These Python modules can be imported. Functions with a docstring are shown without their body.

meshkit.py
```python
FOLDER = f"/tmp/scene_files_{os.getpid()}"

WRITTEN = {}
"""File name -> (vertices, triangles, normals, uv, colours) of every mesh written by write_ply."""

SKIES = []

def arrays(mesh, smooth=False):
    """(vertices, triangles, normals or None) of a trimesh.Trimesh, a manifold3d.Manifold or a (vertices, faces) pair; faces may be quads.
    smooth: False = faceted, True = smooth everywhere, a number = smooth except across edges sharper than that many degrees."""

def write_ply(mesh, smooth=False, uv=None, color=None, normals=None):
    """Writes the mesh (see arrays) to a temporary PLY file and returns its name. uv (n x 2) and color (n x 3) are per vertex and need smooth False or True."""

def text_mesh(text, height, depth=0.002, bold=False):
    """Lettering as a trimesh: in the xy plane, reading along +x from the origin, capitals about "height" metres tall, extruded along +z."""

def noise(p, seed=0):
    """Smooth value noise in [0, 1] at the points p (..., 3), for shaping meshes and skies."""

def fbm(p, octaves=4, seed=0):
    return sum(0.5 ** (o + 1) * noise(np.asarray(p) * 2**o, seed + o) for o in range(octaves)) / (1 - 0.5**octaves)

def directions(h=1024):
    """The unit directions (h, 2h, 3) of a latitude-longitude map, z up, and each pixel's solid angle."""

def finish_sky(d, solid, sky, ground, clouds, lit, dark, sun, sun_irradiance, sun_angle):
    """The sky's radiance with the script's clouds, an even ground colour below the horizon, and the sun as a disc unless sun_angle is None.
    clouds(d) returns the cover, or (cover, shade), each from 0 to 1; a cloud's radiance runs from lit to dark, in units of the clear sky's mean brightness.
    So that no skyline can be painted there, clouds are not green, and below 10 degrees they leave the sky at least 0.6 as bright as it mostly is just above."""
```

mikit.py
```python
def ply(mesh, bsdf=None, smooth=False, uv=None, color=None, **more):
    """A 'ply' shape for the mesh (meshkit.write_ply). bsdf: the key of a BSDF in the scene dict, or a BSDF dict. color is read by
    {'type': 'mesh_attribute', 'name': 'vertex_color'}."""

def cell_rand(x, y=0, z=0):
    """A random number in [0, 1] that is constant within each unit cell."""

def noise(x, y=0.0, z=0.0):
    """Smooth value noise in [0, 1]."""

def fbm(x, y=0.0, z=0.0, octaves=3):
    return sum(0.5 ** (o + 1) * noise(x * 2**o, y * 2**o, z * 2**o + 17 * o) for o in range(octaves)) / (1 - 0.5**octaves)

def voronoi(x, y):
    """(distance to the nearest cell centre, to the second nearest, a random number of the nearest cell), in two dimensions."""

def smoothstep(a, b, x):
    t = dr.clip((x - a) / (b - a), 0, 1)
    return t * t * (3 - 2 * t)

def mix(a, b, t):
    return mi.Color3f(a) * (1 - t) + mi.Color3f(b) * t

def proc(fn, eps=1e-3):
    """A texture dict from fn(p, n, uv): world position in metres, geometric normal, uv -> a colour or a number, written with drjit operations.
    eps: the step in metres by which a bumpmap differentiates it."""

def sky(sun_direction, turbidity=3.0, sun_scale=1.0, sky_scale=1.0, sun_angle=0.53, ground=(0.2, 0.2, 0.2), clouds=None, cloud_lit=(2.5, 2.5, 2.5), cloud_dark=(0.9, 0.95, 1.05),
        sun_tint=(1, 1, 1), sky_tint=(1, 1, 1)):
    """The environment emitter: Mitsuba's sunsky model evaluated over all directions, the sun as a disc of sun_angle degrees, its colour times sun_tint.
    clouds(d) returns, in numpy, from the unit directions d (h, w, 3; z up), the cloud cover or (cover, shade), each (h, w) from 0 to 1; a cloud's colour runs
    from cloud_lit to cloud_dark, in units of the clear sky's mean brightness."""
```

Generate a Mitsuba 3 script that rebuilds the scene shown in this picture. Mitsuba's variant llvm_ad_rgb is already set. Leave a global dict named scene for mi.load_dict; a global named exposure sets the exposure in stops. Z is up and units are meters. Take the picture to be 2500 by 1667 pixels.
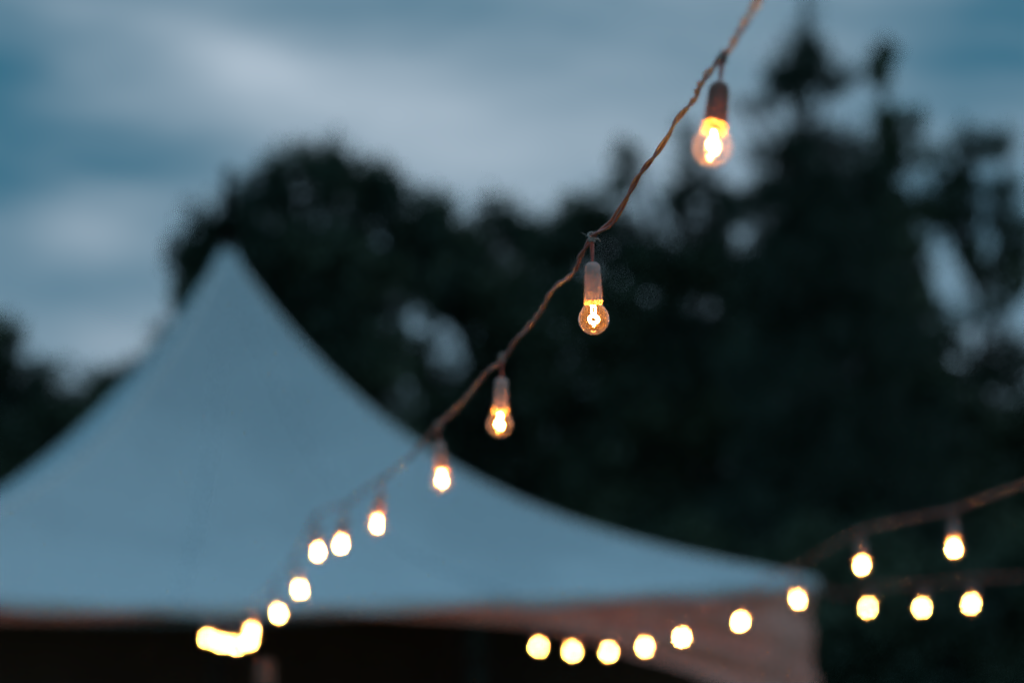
import math
import numpy as np
import trimesh
import mitsuba as mi
import drjit as dr
import mikit
import meshkit
from mikit import proc, noise, fbm, smoothstep, mix

T = mi.ScalarTransform4f
scene, labels = {}, {}

# ---------------------------------------------------------------- camera: 85 mm lens at f/2.1, focused on the second bulb
PITCH = math.radians(7.347)
EYE = (0.0, 0.0, 1.75)
scene['camera'] = {
    'type': 'thinlens', 'fov': 2 * math.degrees(math.atan(18 / 85)), 'fov_axis': 'x',
    'aperture_radius': 0.0203, 'focus_distance': 3.3, 'near_clip': 0.05, 'far_clip': 3000.0,
    'to_world': T().look_at(origin=EYE, target=[0, math.cos(PITCH), EYE[2] + math.sin(PITCH)], up=[0, 0, 1]),
}

# ---------------------------------------------------------------- dusk sky under a broken deck of cloud
# soft cloud masses, plus dark ones at the frame edges painting in lens falloff: (azimuth, elevation, half widths, tilt) in degrees, brightness
MASSES = [
    (-6.6, 13.9, 1.9, 1.0, -.25, .52), (-4.4, 12.6, 4.0, 1.0, -.22, .26), (-10.8, 14.9, 1.2, .5, 0, .16), (-2.6, 13.6, 3.0, 1.0, -.15, .18),
    (-1.4, 12.2, 3.4, 1.0, -.2, .25), (-1.0, 11.0, 3.2, 0.9, -.2, .10), (-10.3, 9.8, 1.1, .6, .1, .30), (-9.9, 7.0, 2.4, .6, .2, .06), (-9.0, 7.3, 1.6, .7, .15, .20), (-8.5, 5.6, 2.0, .8, 0, .20),
    (2.5, 12.2, 3.4, .8, -.1, .10), (0.6, 9.5, 2.5, .7, 0, .14), (5.5, 11.6, 1.8, 1.3, 0, .08),
    (-12.6, 12.6, 2.2, 2.6, 0, -.36), (-12.0, 9.5, 1.4, 1.5, 0, -.05), (-8.6, 11.3, 2.4, .6, -.1, -.27), (-10.0, 8.2, 2.2, .5, .1, -.16), (-1.5, 15.1, 3.0, .6, -.1, -.12),
    (12.5, 15.0, 2.6, 2.6, 0, -.26), (10.6, 12.6, 2.6, 2.4, 0, -.16), (11, 9, 2.4, 2.2, 0, -.08),
]


def clouds(d):
    az = np.degrees(np.arctan2(d[..., 0], d[..., 1]))
    el = np.degrees(np.arcsin(np.clip(d[..., 2], -1, 1)))
    b = 0.31 + 0.19 * np.cos(np.radians(az - 60)) * np.cos(np.radians(el))   # the last light is ahead and to the right, the sky behind is darker
    q = np.stack([d[..., 0] * 7 + d[..., 2] * 3, d[..., 1] * 7, d[..., 2] * 19], -1)
    b = b + 0.34 * (meshkit.fbm(q, 4, 5) - 0.5)
    b = b + 0.27 * (meshkit.fbm(q * 3.1, 3, 9) - 0.5) + 0.13 * (meshkit.fbm(q * 7.3, 2, 13) - 0.5)
    lump = 0.45 + 1.1 * meshkit.fbm(q * 2.3 + 4.7, 3, 31)
    for a, e, wa, we, tilt, v in MASSES:
        x, y = az - a, el - e
        y = y - tilt * x
        b = b + v * lump * np.exp(-(x / wa) ** 2 - (y / we) ** 2)
    return np.ones_like(b), 1 - np.clip(b, 0, 1)


scene['sky'] = {'sampling_weight': 20.0, **mikit.sky((-0.5, 0.85, 0.03), turbidity=3, sun_scale=0.00005, sky_scale=0.0421, sun_angle=12, ground=(0.05, 0.06, 0.04),
                         clouds=clouds, cloud_lit=(1.00, 1.24, 1.46), cloud_dark=(0.075, 0.355, 0.56))}
exposure = 9.0

# ---------------------------------------------------------------- measured places (metres)
MAIN_BULBS = [  # (knot, centre of the glass)
    ((0.237, 2.655, 2.415), (0.221, 2.616, 2.303)),
    ((0.116, 3.467, 2.35), (0.119, 3.482, 2.231)),
    ((-0.017, 4.268, 2.272), (-0.022, 4.284, 2.154)),
    ((-0.158, 5.13, 2.232), (-0.149, 5.146, 2.114)),
    ((-0.321, 5.994, 2.181), (-0.335, 6.009, 2.063)),
    ((-0.47, 6.853, 2.169), (-0.485, 6.868, 2.051)),
    ((-0.62, 7.658, 2.183), (-0.613, 7.673, 2.064)),
    ((-0.764, 8.527, 2.086), (-0.745, 8.542, 1.969)),
    ((-0.926, 9.393, 2.015), (-0.902, 9.408, 1.899)),
    ((-1.095, 10.258, 1.956), (-1.097, 10.273, 1.837)),
    ((-1.196, 11.069, 1.92), (-1.196, 11.084, 1.801)),
    ((-1.349, 11.878, 1.902), (-1.349, 11.893, 1.784)),
    ((-1.509, 12.683, 1.918), (-1.509, 12.698, 1.8)),
    ((-1.662, 13.284, 1.946), (-1.659, 13.299, 1.828)),
]
RIGHT_BULBS = [  # (knot, centre of the glass)
    ((0.15, 13.794, 1.903), (0.15, 13.809, 1.784)),
    ((0.325, 12.991, 1.875), (0.321, 13.006, 1.757)),
    ((0.492, 12.184, 1.873), (0.484, 12.2, 1.754)),
    ((0.626, 11.375, 1.895), (0.621, 11.39, 1.776)),
    ((0.748, 10.563, 1.934), (0.737, 10.578, 1.816)),
    ((0.93, 9.699, 1.989), (0.911, 9.714, 1.872)),
    ((1.025, 8.833, 2.058), (1.04, 8.848, 1.94)),
    ((1.154, 8.014, 2.153), (1.158, 8.03, 2.034)),
    ((1.315, 7.205, 2.175), (1.316, 7.22, 2.056)),
]
THIRD_BULBS = [  # (knot, centre of the glass)
    ((1.838, 12.358, 2.091), (1.81, 12.373, 1.976)),
    ((1.957, 11.452, 2.076), (1.932, 11.467, 1.96)),
    ((2.034, 10.645, 2.078), (2.012, 10.66, 1.962)),
]
MAIN_CABLE = [(0.26, -2.5, 2.75), (0.25, 0.2, 2.42), (0.239, 1.446, 2.264), (0.246, 1.94, 2.343), (0.239, 2.239, 2.374), (0.241, 2.437, 2.397), (0.241, 2.537, 2.406), (0.237, 2.655, 2.415), (0.226, 2.737, 2.416), (0.221, 2.888, 2.419), (0.21, 2.989, 2.419), (0.19, 3.142, 2.405), (0.17, 3.245, 2.391), (0.142, 3.39, 2.359), (0.116, 3.467, 2.35), (0.097, 3.556, 2.322), (0.064, 3.759, 2.313), (0.042, 3.912, 2.297), (0.01, 4.115, 2.287), (-0.017, 4.268, 2.272), (-0.064, 4.522, 2.255), (-0.105, 4.777, 2.239), (-0.158, 5.13, 2.232), (-0.21, 5.386, 2.203), (-0.268, 5.691, 2.188), (-0.321, 5.994, 2.181), (-0.358, 6.196, 2.182), (-0.411, 6.499, 2.174), (-0.47, 6.853, 2.169), (-0.533, 7.204, 2.181), (-0.62, 7.658, 2.183), (-0.686, 8.017, 2.129), (-0.764, 8.527, 2.086), (-0.835, 8.935, 2.052), (-0.926, 9.393, 2.015), (-1.095, 10.258, 1.956), (-1.196, 11.069, 1.92), (-1.349, 11.878, 1.902), (-1.509, 12.683, 1.918), (-1.662, 13.284, 1.946), (-1.805, 13.425, 2.024)]
RIGHT_CABLE = [(-0.066, 14.186, 1.989), (0.15, 13.794, 1.903), (0.325, 12.991, 1.875), (0.492, 12.184, 1.873), (0.626, 11.375, 1.895), (0.748, 10.563, 1.934), (0.93, 9.699, 1.989), (0.976, 9.239, 2.038), (1.025, 8.833, 2.058), (1.044, 8.63, 2.073), (1.105, 8.321, 2.121), (1.154, 8.014, 2.153), (1.237, 7.609, 2.168), (1.315, 7.205, 2.175), (1.359, 6.9, 2.194), (1.386, 6.495, 2.205), (1.482, 5.378, 2.271), (2.1, 4.3, 2.42), (4.6, 2.2, 2.9)]
THIRD_CABLE = [(1.889, 14.972, 2.149), (1.84, 13.267, 2.075), (1.838, 12.358, 2.091), (1.957, 11.452, 2.076), (2.034, 10.645, 2.078), (2.089, 9.841, 2.062), (2.141, 7.823, 2.07), (2.7, 6.2, 2.2), (5.2, 3.2, 2.75)]
BIG_CLUMPS = [
    ((-4.322, 33.546, 7.458), 0.40, 0.46, 1.00),
    ((-4.414, 33.616, 6.911), 0.28, 0.58, 1.00),
    ((-3.894, 33.514, 7.701), 0.37, 0.46, 1.00),
    ((-3.282, 33.436, 8.308), 0.28, 0.52, 1.10),
    ((-2.914, 33.42, 8.429), 0.24, 0.31, 1.00),
    ((-2.516, 33.428, 8.369), 0.37, 0.52, 1.10),
    ((-2.118, 33.436, 8.308), 0.28, 0.37, 1.00),
    ((-1.751, 33.463, 8.095), 0.37, 0.55, 1.10),
    ((-1.384, 33.538, 7.519), 0.34, 0.46, 1.10),
    ((-3.22, 33.546, 7.458), 0.92, 0.80, 1.20),
    ((-2.18, 33.577, 7.215), 0.92, 0.92, 1.20),
    ((-3.771, 33.647, 6.668), 0.80, 0.92, 1.20),
    ((-2.914, 33.718, 6.122), 1.35, 1.04, 1.30),
    ((-2.302, 33.835, 5.211), 0.92, 1.35, 1.30),
    ((-3.527, 33.874, 4.908), 1.53, 1.41, 1.00),
    ((-2.424, 34.047, 3.572), 1.53, 1.22, 1.00),
]
MID_CLUMPS = [
    ((-1.232, 39.41, 8.894), 0.43, 0.54, 0.90),
    ((-0.764, 39.465, 8.465), 0.65, 0.65, 1.00),
    ((-0.187, 39.428, 8.751), 0.43, 0.54, 0.90),
    ((0.353, 39.479, 8.358), 0.47, 0.43, 1.00),
    ((-1.196, 39.539, 7.894), 0.86, 0.79, 1.30),
    ((-0.115, 39.594, 7.465), 0.86, 1.01, 1.30),
    ((0.029, 39.751, 6.251), 0.79, 1.08, 1.30),
    ((-0.836, 39.871, 5.322), 0.86, 0.86, 0.90),
    ((-0.187, 39.981, 4.465), 1.44, 1.30, 1.20),
    ((-1.772, 39.926, 4.893), 0.79, 1.22, 1.20),
    ((-1.052, 39.594, 7.465), 0.65, 0.36, 1.20),
    ((-0.98, 39.783, 6.001), 0.58, 0.40, 0.80),
    ((-1.592, 39.705, 6.608), 0.32, 0.65, 1.20),
    ((0.389, 40.147, 3.179), 2.02, 1.22, 1.00),
]
CEN_CLUMPS = [
    ((1.126, 36.471, 8.226), 0.50, 0.57, 1.00),
    ((0.76, 36.531, 7.763), 0.47, 0.47, 1.00),
    ((1.626, 36.369, 9.019), 0.40, 0.30, 0.35),
    ((1.759, 36.314, 9.448), 0.27, 0.23, 0.45),
    ((2.692, 36.301, 9.547), 0.23, 0.27, 0.30),
    ((2.558, 36.395, 8.821), 0.53, 0.47, 0.40),
    ((1.959, 36.514, 7.895), 0.60, 0.53, 0.80),
    ((3.091, 36.437, 8.49), 0.60, 0.60, 0.70),
    ((2.558, 36.574, 7.433), 1.00, 0.67, 1.10),
    ((1.359, 36.642, 6.904), 1.13, 1.00, 1.30),
    ((2.825, 36.735, 6.177), 1.33, 1.13, 1.30),
    ((1.626, 36.863, 5.186), 1.47, 1.20, 1.30),
    ((3.158, 36.948, 4.525), 1.47, 1.33, 1.30),
    ((3.691, 36.574, 7.433), 0.53, 0.53, 1.10),
    ((2.958, 36.51, 7.928), 0.43, 0.33, 0.90),
    ((3.891, 36.642, 6.904), 0.53, 0.67, 1.10),
    ((1.826, 37.093, 3.402), 1.87, 1.13, 1.20),
]
SIDE_CLUMPS = [
    ((5.484, 35.187, 10.365), 0.21, 0.36, 0.90),
    ((5.569, 35.27, 9.722), 0.26, 0.39, 0.70),
    ((5.925, 35.295, 9.53), 0.32, 0.16, 0.60),
    ((5.601, 35.361, 9.015), 0.39, 0.45, 0.90),
    ((5.731, 35.452, 8.308), 0.52, 0.58, 1.00),
    ((5.342, 35.569, 7.408), 0.71, 0.78, 1.20),
    ((5.86, 35.718, 6.251), 0.78, 1.10, 1.30),
    ((5.471, 35.9, 4.836), 1.10, 1.17, 1.30),
    ((6.055, 36.066, 3.55), 1.43, 1.30, 1.20),
]
RIGHT_CLUMPS = [
    ((7.315, 37.291, 9.69), 0.36, 0.31, 1.00),
    ((6.836, 37.348, 9.249), 0.34, 0.38, 1.00),
    ((7.11, 37.405, 8.808), 0.27, 0.34, 0.80),
    ((6.767, 37.457, 8.401), 0.34, 0.38, 0.80),
    ((7.828, 37.44, 8.537), 0.41, 0.55, 0.70),
    ((7.349, 37.518, 7.926), 0.48, 0.34, 0.25),
    ((6.323, 37.527, 7.858), 0.27, 0.55, 0.40),
    ((7.897, 37.571, 7.519), 0.41, 0.62, 0.80),
    ((7.349, 37.615, 7.179), 0.75, 0.62, 0.12),
    ((6.733, 37.711, 6.433), 0.48, 0.55, 0.35),
    ((7.623, 37.737, 6.229), 0.62, 0.41, 0.80),
    ((7.144, 37.842, 5.415), 1.16, 0.75, 1.20),
    ((7.897, 37.921, 4.804), 1.03, 1.16, 1.20),
    ((7.554, 38.096, 3.447), 1.51, 1.37, 1.20),
]
LEFT_CLUMPS = [
    ((-8.856, 41.661, 7.076), 0.30, 0.61, 1.20),
    ((-9.197, 41.748, 6.401), 0.53, 0.91, 1.20),
    ((-8.44, 41.767, 6.251), 0.38, 0.53, 1.00),
    ((-7.911, 41.787, 6.101), 0.57, 0.57, 1.00),
    ((-7.382, 41.816, 5.876), 0.53, 0.61, 1.00),
    ((-7.192, 41.864, 5.5), 0.68, 0.61, 1.10),
    ((-8.138, 41.903, 5.2), 1.06, 0.83, 1.30),
    ((-9.045, 41.97, 4.675), 0.91, 1.13, 1.20),
    ((-7.911, 42.058, 4.0), 1.66, 1.13, 1.20),
]
BACK_CLUMPS = [
    ((-7.049, 45.735, 6.761), 0.58, 0.58, 1.20),
    ((-7.505, 45.761, 6.556), 0.46, 0.50, 1.10),
    ((-6.552, 45.645, 7.46), 0.33, 0.41, 0.90),
    ((-7.67, 45.862, 5.776), 0.66, 0.75, 1.20),
    ((-6.594, 45.682, 7.172), 0.41, 0.50, 0.90),
    ((-7.339, 45.809, 6.186), 0.66, 0.75, 1.10),
    ((-6.676, 45.83, 6.022), 0.99, 0.99, 1.20),
    ((-7.091, 45.989, 4.79), 1.33, 1.33, 1.20),
]
CONIFER_CLUMPS = [
    ((3.895, 31.167, 10.265), 0.05, 0.29, 0.60),
    ((3.895, 31.222, 9.837), 0.14, 0.17, 1.00),
    ((3.884, 31.244, 9.665), 0.26, 0.20, 1.30),
    ((3.884, 31.278, 9.408), 0.46, 0.22, 1.40),
    ((3.596, 31.294, 9.282), 0.24, 0.15, 1.30),
    ((4.230, 31.296, 9.265), 0.28, 0.15, 1.30),
    ((3.884, 31.301, 9.225), 0.35, 0.13, 1.20),
    ((3.884, 31.336, 8.951), 0.08, 0.17, 0.70),
    ((3.279, 31.334, 8.974), 0.23, 0.09, 0.90),
    ((3.019, 31.335, 8.962), 0.14, 0.07, 0.60),
    ((3.884, 31.392, 8.522), 0.35, 0.20, 1.20),
    ((3.394, 31.419, 8.311), 0.32, 0.14, 0.90),
    ((4.345, 31.403, 8.437), 0.40, 0.26, 1.10),
    ((3.826, 31.454, 8.036), 0.63, 0.46, 1.30),
    ((4.518, 31.469, 7.922), 0.52, 0.40, 1.20),
    ((3.365, 31.491, 7.751), 0.40, 0.23, 0.70),
    ((4.057, 31.543, 7.351), 0.86, 0.58, 1.40),
    ((3.596, 31.572, 7.122), 0.52, 0.35, 1.10),
    ((4.114, 31.639, 6.608), 1.09, 0.69, 1.40),
    ((4.057, 31.749, 5.750), 1.21, 0.81, 1.40),
    ((4.114, 31.882, 4.722), 1.38, 0.92, 1.40),
    ((4.057, 32.029, 3.579), 1.61, 1.09, 1.40),
    ((4.057, 32.154, 2.607), 1.73, 1.04, 1.20),
]

# ---------------------------------------------------------------- materials
def bsdf(key, **d):
    scene[key] = d
    return key


def canvas_col(p, n, uv):
    v = fbm(p.x * 1.3, p.y * 1.3, p.z * 1.3, 3)
    w = fbm(p.x * 9, p.y * 9, p.z * 4, 2)
    return mix((0.56, 0.70, 0.76), (0.65, 0.80, 0.86), smoothstep(0.3, 0.7, v)) * (0.96 + 0.05 * w)


def drape_warmlit_col(p, n, uv):
    return mix((0.86, 0.42, 0.34), (0.92, 0.50, 0.41), fbm(p.x * 5, p.y * 5, p.z * 5, 2))  # rose tint stands in for warm lamp light on the cloth


def socket_col(p, n, uv):
    v = fbm(p.x * 160, p.y * 160, p.z * 160, 3)
    return mix((0.58, 0.45, 0.43), (0.70, 0.56, 0.53), v)


def shaded_socket_col(p, n, uv):
    return mix((0.32, 0.16, 0.13), (0.42, 0.22, 0.18), fbm(p.x * 160, p.y * 160, p.z * 160, 3))  # darker copy of the socket colour, backlit shade painted in


def cable_col(p, n, uv):
    v = fbm(p.x * 45, p.y * 45, p.z * 45, 3)
    return mix((0.64, 0.13, 0.10), (0.84, 0.25, 0.19), smoothstep(0.3, 0.7, v))


def leaf_col(p, n, uv):
    u = noise(p.x * 0.8, p.y * 0.8, p.z * 0.8 + 5)
    v = noise(p.x * 2.1, p.y * 2.1, p.z * 2.1)
    w = noise(p.x * 13, p.y * 13, p.z * 13)
    return mix((0.034, 0.066, 0.050), (0.125, 0.165, 0.098), smoothstep(0.2, 0.8, 0.5 * u + 0.25 * v + 0.25 * w))


def needle_col(p, n, uv):
    return mix((0.036, 0.062, 0.048), (0.070, 0.105, 0.072), noise(p.x * 6, p.y * 6, p.z * 6))


def bark_col(p, n, uv):
    return mix((0.06, 0.045, 0.035), (0.13, 0.10, 0.08), fbm(p.x * 14, p.y * 14, p.z * 3, 3))


def post_col(p, n, uv):
    return mix((0.24, 0.11, 0.08), (0.38, 0.19, 0.13), fbm(p.x * 40, p.y * 40, p.z * 3, 3))


def grass_col(p, n, uv):
    return mix((0.030, 0.045, 0.018), (0.065, 0.085, 0.035), fbm(p.x * 1.7, p.y * 1.7, 0, 4))


bsdf('m_canvas', type='twosided', bsdf={'type': 'principled', 'base_color': proc(canvas_col), 'roughness': 0.6, 'specular': 0.35})
bsdf('m_seam', type='twosided', bsdf={'type': 'principled', 'base_color': {'type': 'rgb', 'value': (0.84, 0.86, 0.86)}, 'roughness': 0.55})
bsdf('m_drape_warmlit', type='twosided', bsdf={'type': 'principled', 'base_color': proc(drape_warmlit_col), 'roughness': 0.8, 'sheen': 0.3})
bsdf('m_shade_sheet', type='twosided', bsdf={'type': 'principled', 'base_color': proc(lambda p, n, uv: mix((0.16, 0.115, 0.095), (0.22, 0.16, 0.13), fbm(p.x * 3, p.y * 3, p.z * 2, 2))), 'roughness': 0.9})  # warm gloom under the roof, put into the sheet colour
bsdf('m_metal', type='principled', base_color={'type': 'rgb', 'value': (0.62, 0.62, 0.60)}, roughness=0.35, metallic=0.8)
bsdf('m_dark', type='principled', base_color={'type': 'rgb', 'value': (0.045, 0.04, 0.036)}, roughness=0.5)
bsdf('m_socket_shaded', type='principledthin', base_color=proc(shaded_socket_col), roughness=0.45, diff_trans=0.03, spec_trans=0.0)
bsdf('m_socket', type='principledthin', base_color=proc(socket_col), roughness=0.45, diff_trans=0.05, spec_trans=0.0)
bsdf('m_rim', type='principledthin', base_color={'type': 'rgb', 'value': (0.70, 0.42, 0.26)}, roughness=0.4, diff_trans=0.9, spec_trans=0.0)
bsdf('m_cable', type='principled', base_color=proc(cable_col), roughness=0.32, specular=0.6)
bsdf('m_tie', type='principled', base_color={'type': 'rgb', 'value': (0.55, 0.50, 0.47)}, roughness=0.8)
bsdf('m_glass', type='blendbsdf', weight=0.0085, a={'type': 'thindielectric', 'int_ior': 1.5},
     b={'type': 'principledthin', 'base_color': {'type': 'rgb', 'value': (0.95, 0.62, 0.34)}, 'roughness': 0.6, 'diff_trans': 1.2})
bsdf('m_filament', type='diffuse', reflectance={'type': 'rgb', 'value': (0.3, 0.2, 0.1)})
WAX = {'type': 'roughconductor', 'alpha': 0.07, 'specular_reflectance': {'type': 'rgb', 'value': 0.85}}      # the waxy top coat of the leaves
bsdf('m_leaf', type='twosided', bsdf={'type': 'blendbsdf', 'weight': 0.022, 'a': {'type': 'diffuse', 'reflectance': proc(leaf_col)}, 'b': WAX})
bsdf('m_needle', type='twosided', bsdf={'type': 'blendbsdf', 'weight': 0.022, 'a': {'type': 'diffuse', 'reflectance': proc(needle_col)}, 'b': WAX})
bsdf('m_bark', type='principled', base_color=proc(bark_col), roughness=0.9)
bsdf('m_post', type='principled', base_color=proc(post_col), roughness=0.75)
bsdf('m_ground', type='principled', base_color=proc(grass_col), roughness=0.95)


# ---------------------------------------------------------------- helpers
def numbered(name):
    k, i = name, 0
    while k in labels:
        i += 1
        k = f'{name}_{i:03d}'
    return k


def thing(name, label, cat, group=None):
    key = numbered(name)
    labels[key] = {'label': label, 'category': cat}
    if group:
        labels[key]['group'] = group
    return key


def put(key, shape, label=None):
    base, i = key, 0
    while key in scene:
        i += 1
        key = f'{base}_{i:03d}'
    scene[key] = shape
    if label:
        labels[key] = {'label': label}
    return key


def cat(*ms):
    vs, fs, o = [], [], 0
    for v, f in ms:
        v, f = np.asarray(v, float), np.asarray(f, int)
        if f.shape[1] == 4:
            f = np.vstack([f[:, [0, 1, 2]], f[:, [0, 2, 3]]])
        vs.append(v)
        fs.append(f + o)
        o += len(v)
    return np.vstack(vs), np.vstack(fs)


def lathe(profile, n=40):
    """profile: (radius, z) from one end to the other."""
    p = np.asarray(profile, float)
    a = np.arange(n) * 2 * np.pi / n
    v = np.stack([p[:, None, 0] * np.cos(a), p[:, None, 0] * np.sin(a), np.broadcast_to(p[:, None, 1], (len(p), n))], -1).reshape(-1, 3)
    i, j = np.meshgrid(np.arange(len(p) - 1), np.arange(n), indexing='ij')
    q = np.stack([i * n + j, i * n + (j + 1) % n, (i + 1) * n + (j + 1) % n, (i + 1) * n + j], -1).reshape(-1, 4)
    return v, q


def frames(p):
    t = np.gradient(p, axis=0)
    t /= np.linalg.norm(t, axis=1, keepdims=True) + 1e-12
    a = np.zeros_like(p)
    r = np.array([0.0, 0, 1]) if abs(t[0, 2]) < 0.9 else np.array([1.0, 0, 0])
    for k in range(len(p)):
        r = r - t[k] * (r @ t[k])
        r /= np.linalg.norm(r)
        a[k] = r
    return t, a, np.cross(t, a)


def tube(p, r, n=8, caps=True):
    p = np.asarray(p, float)
    r = np.broadcast_to(r, (len(p),)).astype(float)
    if caps:
        p = np.vstack([p[:1], p, p[-1:]])
        r = np.concatenate([[1e-5], r, [1e-5]])
        p[0] -= (p[2] - p[1]) * 1e-3
        p[-1] += (p[-2] - p[-3]) * 1e-3
    t, a, b = frames(p)
    g = np.arange(n) * 2 * np.pi / n
    v = (p[:, None] + r[:, None, None] * (np.cos(g)[None, :, None] * a[:, None] + np.sin(g)[None, :, None] * b[:, None])).reshape(-1, 3)
    i, j = np.meshgrid(np.arange(len(p) - 1), np.arange(n), indexing='ij')
    q = np.stack([i * n + j, i * n + (j + 1) % n, (i + 1) * n + (j + 1) % n, (i + 1) * n + j], -1).reshape(-1, 4)
    return v, q


def spline(pts, step):
    """Catmull-Rom (centripetal) through the points, sampled about every step metres."""
    p = np.asarray(pts, float)
    p = np.vstack([2 * p[0] - p[1], p, 2 * p[-1] - p[-2]])
    out = []
    for k in range(1, len(p) - 2):
        p0, p1, p2, p3 = p[k - 1:k + 3]
        t0, t1 = 0.0, np.linalg.norm(p1 - p0) ** 0.5
        t2 = t1 + np.linalg.norm(p2 - p1) ** 0.5
        t3 = t2 + np.linalg.norm(p3 - p2) ** 0.5
        t = np.linspace(t1, t2, max(2, int(np.linalg.norm(p2 - p1) / step)), endpoint=False)[:, None]
        a1 = (t1 - t) / (t1 - t0) * p0 + (t - t0) / (t1 - t0) * p1
        a2 = (t2 - t) / (t2 - t1) * p1 + (t - t1) / (t2 - t1) * p2
        a3 = (t3 - t) / (t3 - t2) * p2 + (t - t2) / (t3 - t2) * p3
        b1 = (t2 - t) / (t2 - t0) * a1 + (t - t0) / (t2 - t0) * a2
        b2 = (t3 - t) / (t3 - t1) * a2 + (t - t1) / (t3 - t1) * a3
        out.append((t2 - t) / (t2 - t1) * b1 + (t - t1) / (t2 - t1) * b2)
    return np.vstack(out + [p[-2:-1]])


# ---------------------------------------------------------------- ground
def ground():
    r = np.concatenate([[0], np.geomspace(1.5, 2500, 40)])
    a = np.arange(72) * 2 * np.pi / 72
    x, y = r[:, None] * np.cos(a), r[:, None] * np.sin(a)
    z = 0.10 * (meshkit.fbm(np.stack([x * .13, y * .13, x * 0], -1), 3, 2) - .5) * np.clip(40 / (r[:, None] + 20), 0, 1)
    v = np.stack([x, y, z], -1).reshape(-1, 3)
    n = 72
    i, j = np.meshgrid(np.arange(len(r) - 1), np.arange(n), indexing='ij')
    q = np.stack([i * n + j, (i + 1) * n + j, (i + 1) * n + (j + 1) % n, i * n + (j + 1) % n], -1).reshape(-1, 4)
    put('ground', mikit.ply((v, q), 'm_ground', smooth=True))
    labels['ground'] = {'label': 'dark mown grass under the tent and the light strings', 'kind': 'structure'}


ground()

# ---------------------------------------------------------------- the peaked tent
TENT, HALF, ROT, EAVE, PEAK = np.array([-1.993, 16.681]), 3.002, 0.364, 2.185, 4.553
SAG = np.array([(-1, 0), (-0.96, -.02), (-0.66, -.143), (-0.42, -.173), (-0.17, -.172), (0.17, -.130), (0.536, -.083), (0.824, -.028), (1, 0)])


def eave(m, side):
    """Offset of the eave below the corners, m from -1 to 1 along the side."""
    return np.interp(m, SAG[:, 0], SAG[:, 1]) if side == 0 else -0.17 * (1 - m * m)


def drop(t):
    return 0.354 * t + 0.646 * (1 - (1 - t) ** 3.156)


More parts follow.
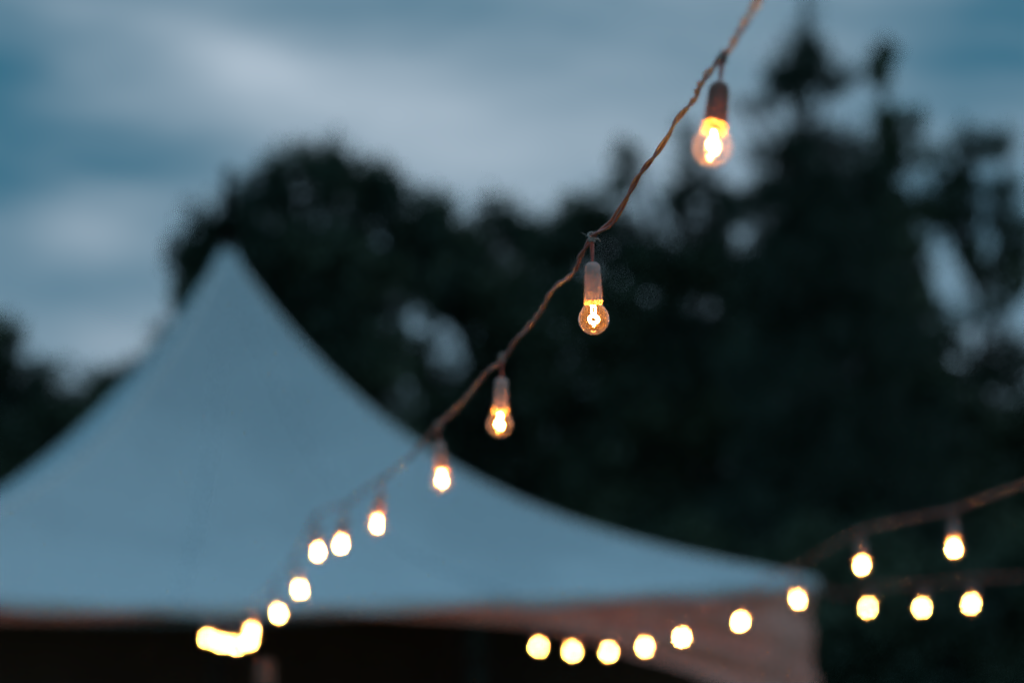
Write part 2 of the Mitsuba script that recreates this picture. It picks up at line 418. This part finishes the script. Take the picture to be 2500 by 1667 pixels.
def side_xy(m, side, t=1.0):
    """Plan position on a roof side: m along it, t from the peak to the eave."""
    m = np.asarray(m, float)
    x, y = HALF * m * t, -HALF * t * np.ones_like(m)
    a = ROT + side * np.pi / 2
    return np.stack([TENT[0] + x * np.cos(a) - y * np.sin(a), TENT[1] + x * np.sin(a) + y * np.cos(a)], -1)


def roof_panel(side):
    ms, ts = np.linspace(-1, 1, 61), np.linspace(0.012, 1, 70)
    m, t = np.meshgrid(ms, ts, indexing='ij')
    xy = side_xy(m, side, t)
    z = PEAK - (PEAK - EAVE) * drop(t) + eave(m, side) * t ** 3
    z = z + 0.13 * np.exp(-t / 0.022)                                       # drawn up tight under the finial
    z = z - 0.13 * (1 - m * m) * np.sin(np.pi * t)                           # the cloth hangs a little between the hips
    z = z + 0.010 * (meshkit.fbm(np.stack([m * 3 + 7 * side, t * 2, m * 0], -1), 3, 3) - .5) * np.sin(np.pi * t) * (1 - m ** 4)
    v = np.concatenate([xy, z[..., None]], -1).reshape(-1, 3)
    n = len(ts)
    i, j = np.meshgrid(np.arange(60), np.arange(n - 1), indexing='ij')
    return v, np.stack([i * n + j, i * n + j + 1, (i + 1) * n + j + 1, (i + 1) * n + j], -1).reshape(-1, 4)


def hem(side):
    """A folded hem along the eave: a narrow band hanging from the roof's edge."""
    m = np.linspace(-1, 1, 121)
    xy = side_xy(m, side, 1.002)
    z = EAVE + eave(m, side)
    w = 0.055 + 0.012 * np.sin(m * 19 + side)
    rows = []
    for k, f in enumerate((0.0, .5, 1.0)):
        o = side_xy(m, side, 1.002 + 0.0025 * np.sin(m * 37 + 2 * side) * f)
        rows.append(np.column_stack([o, z + 0.004 - w * f]))
    v = np.vstack(rows)
    n = len(m)
    i, j = np.meshgrid(np.arange(2), np.arange(n - 1), indexing='ij')
    return v, np.stack([i * n + j, (i + 1) * n + j, (i + 1) * n + j + 1, i * n + j + 1], -1).reshape(-1, 4)


def hip(side):
    t = np.linspace(0.012, 1, 60)
    xy = np.stack([side_xy(-1.0, side, tt) for tt in t])
    p = np.column_stack([xy, PEAK - (PEAK - EAVE) * drop(t) + 0.004])
    return tube(p, 0.016, 8)


DRAPE_LOW = np.array([(-.02, 2.10), (0.056, 2.026), (0.171, 1.925), (0.25, 1.928), (0.33, 1.955), (0.413, 1.975), (0.498, 1.968), (0.586, 1.95), (0.643, 1.931), (0.69, 1.907), (0.745, 1.847), (0.799, 1.735), (0.824, 1.704), (0.86, 1.641), (0.886, 1.573), (0.959, 1.383), (1.0, 1.171)])


def drape():
    """The curtain tied back to the front right leg: its top runs along the eave and its hem falls towards the leg."""
    us, vs = np.linspace(0.01, 1.0, 180), np.linspace(0, 1, 44)
    u, v = np.meshgrid(us, vs, indexing='ij')
    m = 2 * u - 1
    top = EAVE + eave(m, 0) - 0.012
    low = np.interp(u, DRAPE_LOW[:, 0], DRAPE_LOW[:, 1])
    low = np.minimum(low, top - 0.03)
    z = top + (low - top) * v
    h = top - low
    wob = meshkit.fbm(np.stack([u * 4, v * 2.5, u * 0], -1), 3, 21) - .5
    fold = np.sin(2 * np.pi * (2.6 * v + 1.3 * wob + 0.55 * u)) * 0.55 + np.sin(2 * np.pi * (5.3 * v - 1.1 * u + 1.7 * wob)) * 0.3
    fall = np.sin(2 * np.pi * (15 * u + .6 * wob)) * smoothf(0.86, 0.95, u)
    depth = np.clip(h * 0.26, 0.006, 0.085) * (fold * (1 - .6 * smoothf(0.88, 0.97, u)) + .6 * fall) * np.sin(np.pi * np.clip(v, 0, .93) / 1.0) ** .5
    xy = side_xy(m, 0, 1.0)
    a = ROT - np.pi / 2
    out = np.array([np.cos(a), np.sin(a)])
    xy = xy + out * (-0.06 + depth)[..., None]
    pts = np.concatenate([xy, z[..., None]], -1).reshape(-1, 3)
    n = len(vs)
    i, j = np.meshgrid(np.arange(len(us) - 1), np.arange(n - 1), indexing='ij')
    return pts, np.stack([i * n + j, i * n + j + 1, (i + 1) * n + j + 1, (i + 1) * n + j], -1).reshape(-1, 4)


def shade_sheet(side):  # added sheet that makes the dark inside of the tent
    m, v = np.meshgrid(np.linspace(-.98, .98, 90), np.linspace(0, 1, 12), indexing='ij')
    top = EAVE + eave(m, side) - 0.03
    xy = side_xy(m, side, .985 + .006 * np.sin(m * 34) * v)
    p = np.concatenate([xy, (top * (1 - v) + .03 * v)[..., None]], -1).reshape(-1, 3)
    i, j = np.meshgrid(np.arange(89), np.arange(11), indexing='ij')
    return p, np.stack([i * 12 + j, i * 12 + j + 1, (i + 1) * 12 + j + 1, (i + 1) * 12 + j], -1).reshape(-1, 4)


def seam(side, m0):
    t = np.linspace(0.03, 1, 50)
    rows = []
    for dm in (-.006, .006):
        m = m0 + dm / t.clip(.15)
        xy = side_xy(m, side, t)
        z = PEAK - (PEAK - EAVE) * drop(t) + eave(m, side) * t ** 3 + 0.13 * np.exp(-t / 0.022) - 0.13 * (1 - m * m) * np.sin(np.pi * t) + 0.008
        rows.append(np.column_stack([xy, z]))
    n = len(t)
    j = np.arange(n - 1)
    return np.vstack(rows), np.stack([j, n + j, n + j + 1, j + 1], -1)


def smoothf(a, b, x):
    t = np.clip((x - a) / (b - a), 0, 1)
    return t * t * (3 - 2 * t)


def tent():
    k = thing('marquee_tent', 'white peaked marquee tent with a swooping roof and a curtain with warm light painted in at its right leg', 'tent')
    for s in range(4):
        put(k + '__roof_panel', mikit.ply(roof_panel(s), 'm_canvas', smooth=True))
        put(k + '__roof_seam', mikit.ply(hip(s), 'm_seam', smooth=True))
        for m0 in (-.34, .34):
            put(k + '__panel_seam', mikit.ply(seam(s, m0), 'm_canvas', smooth=True))
        put(k + '__hem', mikit.ply(hem(s), 'm_canvas', smooth=True))
        c = side_xy(-0.965, s, 0.965)
        put(k + '__leg', mikit.ply(tube([[c[0], c[1], -0.02], [c[0], c[1], 1.0], [c[0], c[1], EAVE + 0.01]], 0.03, 16), 'm_dark', smooth=40))
        f = lathe([(0.0, 0.012), (.11, .012), (.12, .006), (.12, -.02)], 24)
        put(k + '__foot_plate', mikit.ply((f[0] + [c[0], c[1], 0.02], f[1]), 'm_metal', smooth=30))
    for s in (2, 1):
        put(k + '__shade_sheet', mikit.ply(shade_sheet(s), 'm_shade_sheet', smooth=True), 'added dark brown sheet standing for the shade at the back of the tent' if s == 2 else 'added dark brown sheet standing for the shade on the right side of the tent')
    put(k + '__curtain', mikit.ply(drape(), 'm_drape_warmlit', smooth=True), 'curtain gathered to the right leg, its rose colour painting in warm bulb light')
    x, y = TENT
    put(k + '__centre_pole', mikit.ply(tube([[x, y, -0.02], [x, y, 2], [x, y, PEAK + 0.10]], 0.05, 16), 'm_dark', smooth=40))
    f = lathe([(0.0, .58), (.03, .57), (.045, .54), (.03, .50), (.034, .20), (.045, .14), (.06, .10), (.065, .04)], 24)
    put(k + '__finial', mikit.ply((f[0] + [x, y, PEAK], f[1]), 'm_metal', smooth=40))


tent()

# the post under the far end of the long string
k = thing('wooden_post', 'wooden post in front of the tent, below the far huddle of bulbs', 'post')
put(k + '__shaft', mikit.ply(tube([[-1.154, 11.394, -0.05], [-1.15, 11.394, 0.9], [-1.154, 11.396, 1.70], [-1.154, 11.396, 1.715]], [.042, .041, .039, .03], 16), 'm_post', smooth=40))
v, q = tube([[-1.154, 11.352, 1.66], [-1.154, 11.335, 1.66], [-1.154, 11.325, 1.675], [-1.154, 11.328, 1.695]], .004, 8)
put(k + '__hook', mikit.ply((v, q), 'm_metal', smooth=True))

# ---------------------------------------------------------------- light strings
MM = 0.001


def helix_pair(c, r_off, pitch, rng, wobble):
    t, a, b = frames(c)
    s = np.concatenate([[0], np.cumsum(np.linalg.norm(np.diff(c, axis=0), axis=1))])
    ph = 2 * np.pi * s / pitch + 1.6 * np.sin(s * 7.1) + 1.1 * np.sin(s * 17.3 + 1)
    gap = r_off * (1.0 + 0.35 * np.maximum(0, np.sin(s * 9.7 + .6)))
    for sg in (1, -1):
        yield c + sg * gap[:, None] * (np.cos(ph)[:, None] * a + np.sin(ph)[:, None] * b)


def cable(points, label, rng):
    c = spline(points, 0.006)
    s = np.concatenate([[0], np.cumsum(np.linalg.norm(np.diff(c, axis=0), axis=1))])
    q = np.stack([s * 11, s * 0, s * 0], -1)
    c = c + 0.006 * (np.stack([meshkit.fbm(q + [0, i * 9.3, 0], 2, i) for i in range(3)], -1) - .5)
    k = thing('light_cable', label, 'cable')
    for p in helix_pair(c, 1.95 * MM, 0.16, rng, 0):
        put(k + '__strand', mikit.ply(tube(p, 2.1 * MM, 8), 'm_cable', smooth=True))
    return c


def socket_mesh(seed):
    p = [(3.2, -36), (5.5, -36.6), (8.4, -38.2), (10.4, -40.8), (11.5, -44), (11.9, -48), (12.0, -51.2), (11.2, -51.5), (11.2, -52.4), (12.1, -52.6)]
    z = -54.0
    while z > -86:
        r = 12.1 + (-52 - z) * 0.032
        p += [(r, z), (r - .5, z - .5), (r - .5, z - 1.4), (r, z - 1.9)]
        z -= 3.6
    p += [(13.2, -87), (13.5, -88), (13.6, -92)]
    return lathe(np.array(p) * MM, 56)


def panel_mesh():
    """The raised maker's plate on the side of the socket, with a recessed bar below it."""
    a0, a1 = -0.15, 0.62
    out = []
    for z0, z1, r, b0, b1 in ((-53, -66, 13.1, a0, a1), (-69, -86, 13.5, a0, a1)):
        a = np.linspace(b0, b1, 9)
        ring = lambda rr, z: np.stack([rr * np.cos(a), rr * np.sin(a), a * 0 + z], -1)
        v = np.vstack([ring(r - .9, z0), ring(r, z0 - .25), ring(r + .35, z1 + .25), ring(r - .6, z1)]) * MM
        i, j = np.meshgrid(np.arange(3), np.arange(8), indexing='ij')
        out.append((v, np.stack([i * 9 + j, (i + 1) * 9 + j, (i + 1) * 9 + j + 1, i * 9 + j + 1], -1).reshape(-1, 4)))
    return cat(*out)


def glass_mesh():
    R, zc = 22.5, -119.5
    th = np.linspace(np.radians(56), np.pi, 34)
    arc = [(R * math.sin(a), zc + R * math.cos(a)) for a in th]
    neck = [(11.8, -92.5), (12.2, -96), (12.9, -98.4)]
    # ease from the neck into the sphere
    p0, p1 = np.array(neck[-1]), np.array(arc[0])
    mid = [tuple(p0 + (p1 - p0) * t + np.array([.12, 0]) * math.sin(math.pi * t)) for t in (.33, .66)]
    arc[-1] = (0.02, zc - R)
    tip = [(r, z) for r, z in neck + mid + arc]
    return lathe(np.array(tip) * MM, 56)


def rim_mesh():
    return lathe(np.array([(12.2, -91.4), (13.7, -91.9), (13.9, -93.5), (13.8, -97.6), (13.3, -98.7), (13.0, -98.9), (12.9, -98.4)]) * MM, 56)


def filament_mesh(seed):
    rng = np.random.default_rng(900 + seed)
    a = np.linspace(0, 2 * np.pi, 33)
    ring = np.stack([6.2 * np.sin(a), 1.2 * np.sin(3 * a) + 3.6 * np.cos(a), -119.5 + 5.2 * np.cos(a)], -1)
    up = np.linspace(0.35, 2 * np.pi - .35, 27)
    loop = np.stack([3.0 * np.sin(up), 0.9 * np.cos(up * 2), -106.5 - 6.3 * np.cos(up)], -1)
    return cat(tube(ring * MM, 1.75 * MM, 8, False), tube(loop * MM, 0.9 * MM, 8, True))


def stem_mesh():
    return cat(tube(np.array([(-1.5, 0, -93), (-1.8, 0, -99), (-2.6, 0, -104)]) * MM, .45 * MM, 6), tube(np.array([(1.5, 0, -93), (1.8, 0, -99), (2.6, 0, -104)]) * MM, .45 * MM, 6),
               lathe(np.array([(6.5, -92.6), (5, -93.5), (2.2, -97), (1.2, -100), (0.05, -100.5)]) * MM, 16))


def cord_mesh(seed):
    z = np.linspace(1, -39, 26)
    ph = (z + 40) / 40 * 2.2 + seed
    out = []
    for s in (1, -1):
        p = np.stack([s * 1.6 * np.cos(ph), s * 1.6 * np.sin(ph), z], -1)
        out.append(tube(p * MM, 1.55 * MM, 8))
    return cat(*out)


def tie_mesh(seed):
    rng = np.random.default_rng(300 + seed)
    out = []
    a = np.linspace(0, 2 * np.pi * 3.2, 80)
    wrap = np.stack([4.4 * np.cos(a), 4.4 * np.sin(a), 1.5 - a * .42], -1)
    out.append(tube(wrap * MM, 1.1 * MM, 6))
    b = np.linspace(0, 2 * np.pi, 24)
    out.append(tube(np.stack([5.5 * np.cos(b), 2.0 * np.sin(b), 2.5 + 4.5 * np.sin(b)], -1) * MM, 1.25 * MM, 6))
    out.append(tube(np.array([(4, 0, -3), (9, 1, -2.5), (12, 2, -5), (12.6, 2.2, -8)]) * MM, np.array([1.4, 1.5, 1.1, .5]) * MM, 6))
    for i in range(7):
        d = rng.normal(size=3) * [1, .7, .8]
        d[2] += .7 if i < 4 else -.3
        d /= np.linalg.norm(d)
        p0 = rng.normal(size=3) * 2.0 + [0, 0, 2]
        e = rng.normal(size=3) * 2
        out.append(tube(np.array([p0, p0 + d * 5 + e * .3, p0 + d * 9 + e]) * MM, np.array([.5, .4, .2]) * MM, 4))
    return cat(*out)


def glow(w):
    return {'type': 'area', 'sampling_weight': w, 'radiance': {'type': 'rgb', 'value': (1.35, 0.60, 0.12)}}
PLY = {
    'socket': mikit.ply(socket_mesh(0), 'm_socket', smooth=50), 'plate': mikit.ply(panel_mesh(), 'm_socket', smooth=30),
    'rim': mikit.ply(rim_mesh(), 'm_rim', smooth=60), 'glass': mikit.ply(glass_mesh(), 'm_glass', smooth=True),
    'stem': mikit.ply(stem_mesh(), 'm_filament', smooth=40),
}
FIL = mikit.ply(filament_mesh(0), 'm_filament', smooth=True)
CORD = [mikit.ply(cord_mesh(i * 1.3), 'm_cable', smooth=True) for i in range(3)]
TIE = [mikit.ply(tie_mesh(i), 'm_tie', smooth=True) for i in range(4)]


def bulb(i, knot, centre, spin, label, group):
    k = thing('hanging_bulb', label, 'light bulb', group)
    kz = np.asarray(knot) - np.asarray(centre)
    kz = kz / np.linalg.norm(kz)
    x = np.array([math.cos(spin), math.sin(spin), 0.0])
    x = x - kz * (x @ kz)
    x /= np.linalg.norm(x)
    m = np.eye(4)
    m[:3, 0], m[:3, 1], m[:3, 2], m[:3, 3] = x, np.cross(kz, x), kz, knot
    tw = T(m)
    for name, d in (('cord', CORD[i % 3]), ('tie', TIE[i % 4]), ('socket', PLY['socket']), ('socket__plate', PLY['plate']), ('rim', PLY['rim']),
                    ('glass', PLY['glass']), ('glass__stem', PLY['stem']), ('filament', FIL)):
        if name == 'filament':
            d = {**d, 'emitter': glow({0: 16.0, 1: 20.0, 2: 9.0, 3: 5.0}.get(i, 1.5) if 'long' in group else 1.0)}
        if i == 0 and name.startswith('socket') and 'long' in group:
            d = {**d, 'bsdf': {'type': 'ref', 'id': 'm_socket_shaded'}}
        put(f'{k}__{name}', {**d, 'to_world': tw})


ORD = ['first', 'second', 'third', 'fourth', 'fifth', 'sixth', 'seventh', 'eighth', 'ninth', 'tenth', 'eleventh', 'twelfth', 'thirteenth', 'fourteenth']
ML = [
    'largest and highest lit bulb, in a socket with shade painted in, against the sky beside the conifer',
    'sharpest lit bulb, in a pale ribbed socket under a frayed tie',
    'slightly blurred lit bulb hanging just right of the pale gap between the trees',
    'lit bulb hanging across the right slope edge of the tent roof',
    'lit bulb alone on the tent roof, right of a close pair of bulbs',
    'right bulb of the close pair in front of the tent roof',
    'left bulb of the close pair in front of the tent roof',
    'lit bulb low on the tent roof, just below and left of the close pair',
    'lit bulb at the roof lower edge, just above the far huddle',
    'topmost bulb, at the right end of the far huddle under the tent eave',
    'bulb just under the topmost one of the far huddle, half covered by it',
    'lowest bulb in the middle of the far huddle under the tent eave',
    'second bulb from the left in the far huddle under the tent eave',
    'leftmost lit bulb in the picture, at the left end of the far huddle',
]
RL = [
    'yellow bulb at the left end of the row under the right half of the eave',
    'second bulb from the left in the row under the right half of the eave',
    'third bulb from the left under the right half of the eave',
    'fourth bulb from the left in the right string, at the curtain hem',
    'fifth bulb from the left in the right string, rising across the curtain',
    'sixth bulb from the left in the right string, in the middle of the curtain',
    'lit bulb in front of the top right corner of the tent, above the gathered curtain',
    'lit bulb just right of the tent corner, above the three far bulbs',
    'rightmost and highest lit bulb of the right string, before dark trees',
]
TL = [
    'left bulb of the three far bulbs in a level row right of the tent',
    'middle bulb of the three far bulbs in a level row right of the tent',
    'right bulb of the three far bulbs in a level row right of the tent',
]
rng = np.random.default_rng(4)
cable(MAIN_CABLE, 'long twisted cable running from the top of the picture down across the tent roof', rng)
cable(RIGHT_CABLE, 'twisted cable rising from under the tent eave across its right corner to the right edge', rng)
cable(THIRD_CABLE, 'lower far cable running level from the tent corner to the right edge of the picture', rng)
SPIN = {0: 1.25, 1: 0.15, 2: 1.0, 3: 0.6}
for i, (a, b) in enumerate(MAIN_BULBS):
    bulb(i, a, b, SPIN.get(i, i * 1.9), ML[i], 'bulbs on the long string')
for i, (a, b) in enumerate(RIGHT_BULBS):
    bulb(i, a, b, i * 2.3 + .4, RL[i], 'bulbs on the right string')
for i, (a, b) in enumerate(THIRD_BULBS):
    bulb(i, a, b, i * 1.3 + .9, TL[i], 'bulbs on the lower far string')


# ---------------------------------------------------------------- trees
def ball(rng, n):
    u = rng.normal(size=(n, 3))
    return u / np.linalg.norm(u, axis=1, keepdims=True) * rng.random((n, 1)) ** 0.4


def leaf_cloud(clumps, rng, lai=3.6, length=0.19, width=0.11, droop=0.0, ry=None):
    vs = []
    for c, rx, rz, den in clumps:
        area = math.pi * rx * rz
        n = int(den * lai * area / (0.5 * length * width * 0.5))
        ns = max(6, int(15 * den * math.sqrt(area)))
        u = rng.normal(size=(ns, 3))
        u /= np.linalg.norm(u, axis=1, keepdims=True)
        sub = u * (rng.random((ns, 1)) ** 0.45) * [rx, max(rx, rz), rz]
        w = rng.integers(0, ns, n)
        spread = 0.20 * min(rx, rz) + 0.07
        p = np.asarray(c) + sub[w] + ball(rng, n) * spread * 1.9 * [1, 1, .85]
        d = rng.normal(size=(n, 3))
        d[:, 2] -= droop
        d /= np.linalg.norm(d, axis=1, keepdims=True)
        e = np.cross(d, rng.normal(size=(n, 3)))
        e /= np.linalg.norm(e, axis=1, keepdims=True)
        L, W = length * rng.uniform(.7, 1.25, (n, 1)), width * rng.uniform(.7, 1.25, (n, 1))
        vs.append(np.stack([p, p + d * L * .5 + e * W * .5, p + d * L, p + d * L * .5 - e * W * .5], 1))
    v = np.concatenate(vs)
    f = np.arange(len(v) * 4).reshape(-1, 4)
    return v.reshape(-1, 3), f


def tree(name, label, cat_, clumps, base, rng, r0=0.22, mat='m_leaf', group=None, limbs=True, **kw):
    k = thing(name, label, cat_, group)
    put(k + '__crown', mikit.ply(leaf_cloud(clumps, rng, **kw), mat))
    top = max(c[0][2] for c in clumps)
    bx, by = base
    cs = np.array([c[0] for c in clumps])
    cx, cy = np.median(cs[:, 0]), np.median(cs[:, 1])
    zs = np.linspace(-0.1, top * .82, 9)
    f = np.clip(zs / (top * .8), 0, 1)
    p = np.column_stack([bx + (cx - bx) * f + .06 * np.sin(zs * 1.3), by + (cy - by) * f, zs])
    put(k + '__trunk', mikit.ply(tube(p, r0 * (1 - .8 * f) * (1 + .5 * np.exp(-zs * 3)), 12), 'm_bark', smooth=True))
    if limbs:
        for c, rx, rz, den in clumps:
            z0 = max(1.2, c[2] - 1.1 * abs(c[0] - cx) - rz)
            z0 = min(z0, top * .78)
            g = z0 / (top * .8)
            s = np.array([bx + (cx - bx) * g + .06 * math.sin(z0 * 1.3), by + (cy - by) * g, z0])
            e = np.array(c) + [0, 0, .5 * rz]
            mid = (s + e) / 2 + [0, 0, -.12 * np.linalg.norm(e - s)] + rng.normal(size=3) * .06
            put(k + '__limb', mikit.ply(tube(spline([s, mid, e], .25), np.linspace(.25, .06, len(spline([s, mid, e], .25))) * r0 * 1.6, 7), 'm_bark', smooth=True))


rng = np.random.default_rng(77)
tree('broadleaf_tree', 'big dark round-headed tree rising behind the tent peak', 'tree', BIG_CLUMPS, (-3.0, 33.8), rng, .28)
tree('broadleaf_tree', 'lower dark tree in the middle, right of the big round tree, beyond the pale gap', 'tree', MID_CLUMPS, (-.3, 39.9), rng, .26)
tree('broadleaf_tree', 'loose-topped dark tree behind the two nearest bulbs, left of the tall conifer', 'tree', CEN_CLUMPS, (2.0, 36.9), rng, .26)
tree('conifer_tree', 'tall dark conifer whose thin spire reaches the top of the picture', 'tree', CONIFER_CLUMPS, (3.895, 31.6), rng, .2, 'm_needle', None, True, length=.17, width=.05, droop=.5, lai=2.6)
tree('broadleaf_tree', 'narrow dark tree with a thin upright leader just right of the conifer', 'tree', SIDE_CLUMPS, (5.7, 35.9), rng, .2)
tree('broadleaf_tree', 'gappy tree at the right edge with sky showing between its clumps', 'tree', RIGHT_CLUMPS, (7.3, 38), rng, .22)
tree('broadleaf_tree', 'small dark tree at the far left edge under the clouds', 'tree', LEFT_CLUMPS, (-8.2, 42), rng, .22)
tree('broadleaf_tree', 'far dark tree peeping over the left slope of the tent roof', 'tree', BACK_CLUMPS, (-6.9, 45.9), rng, .22)

# hedge row closing the lawn behind the tent
HEDGE = [(-12.5, 30.2, 'leftmost dark shrub of the hedge row behind the tent'), (-9.6, 30.8, 'dark shrub in the hedge seen under the left of the tent'), (-6.8, 30.3, 'dark shrub in the hedge left of the centre pole, under the tent'),
         (-4.0, 30.9, 'dark shrub in the hedge behind the centre pole of the tent'), (-1.2, 30.4, 'dark shrub in the hedge right of the centre pole, under the tent'), (1.6, 30.8, 'dark shrub in the hedge behind the row of yellow bulbs'),
         (4.4, 29.6, 'dark shrub in the hedge just right of the tent leg'), (7.2, 30.3, 'dark shrub in the hedge under the three far bulbs'), (10.0, 30.6, 'rightmost dark shrub of the hedge row')]
for x, y, lab in HEDGE:
    cl = [((x + rng.uniform(-.9, .9), y + rng.uniform(-.3, .3), z), 1.25, .75, 1.15) for z in (.5, 1.2, 1.9, 2.6)] + [((x + s * q, y, h), .8, .8, 1.2) for s in (-1, 1) for q, h in ((.8, .9), (1.25, 1.3), (1.0, 2.2))]
    k = thing('hedge_shrub', lab, 'shrub', 'shrubs of the hedge row')
    put(k + '__crown', mikit.ply(leaf_cloud(cl, rng, length=.16, width=.10), 'm_leaf'))
    put(k + '__stem', mikit.ply(cat(*[tube([[x + a * .1, y, -.05], [x + a * .3, y + b * .2, .9], [x + a * .7, y + b * .4, 2.0]], [.05, .035, .015], 7) for a, b in ((-1, .3), (.2, -1), (1, .6))]), 'm_bark', smooth=True))
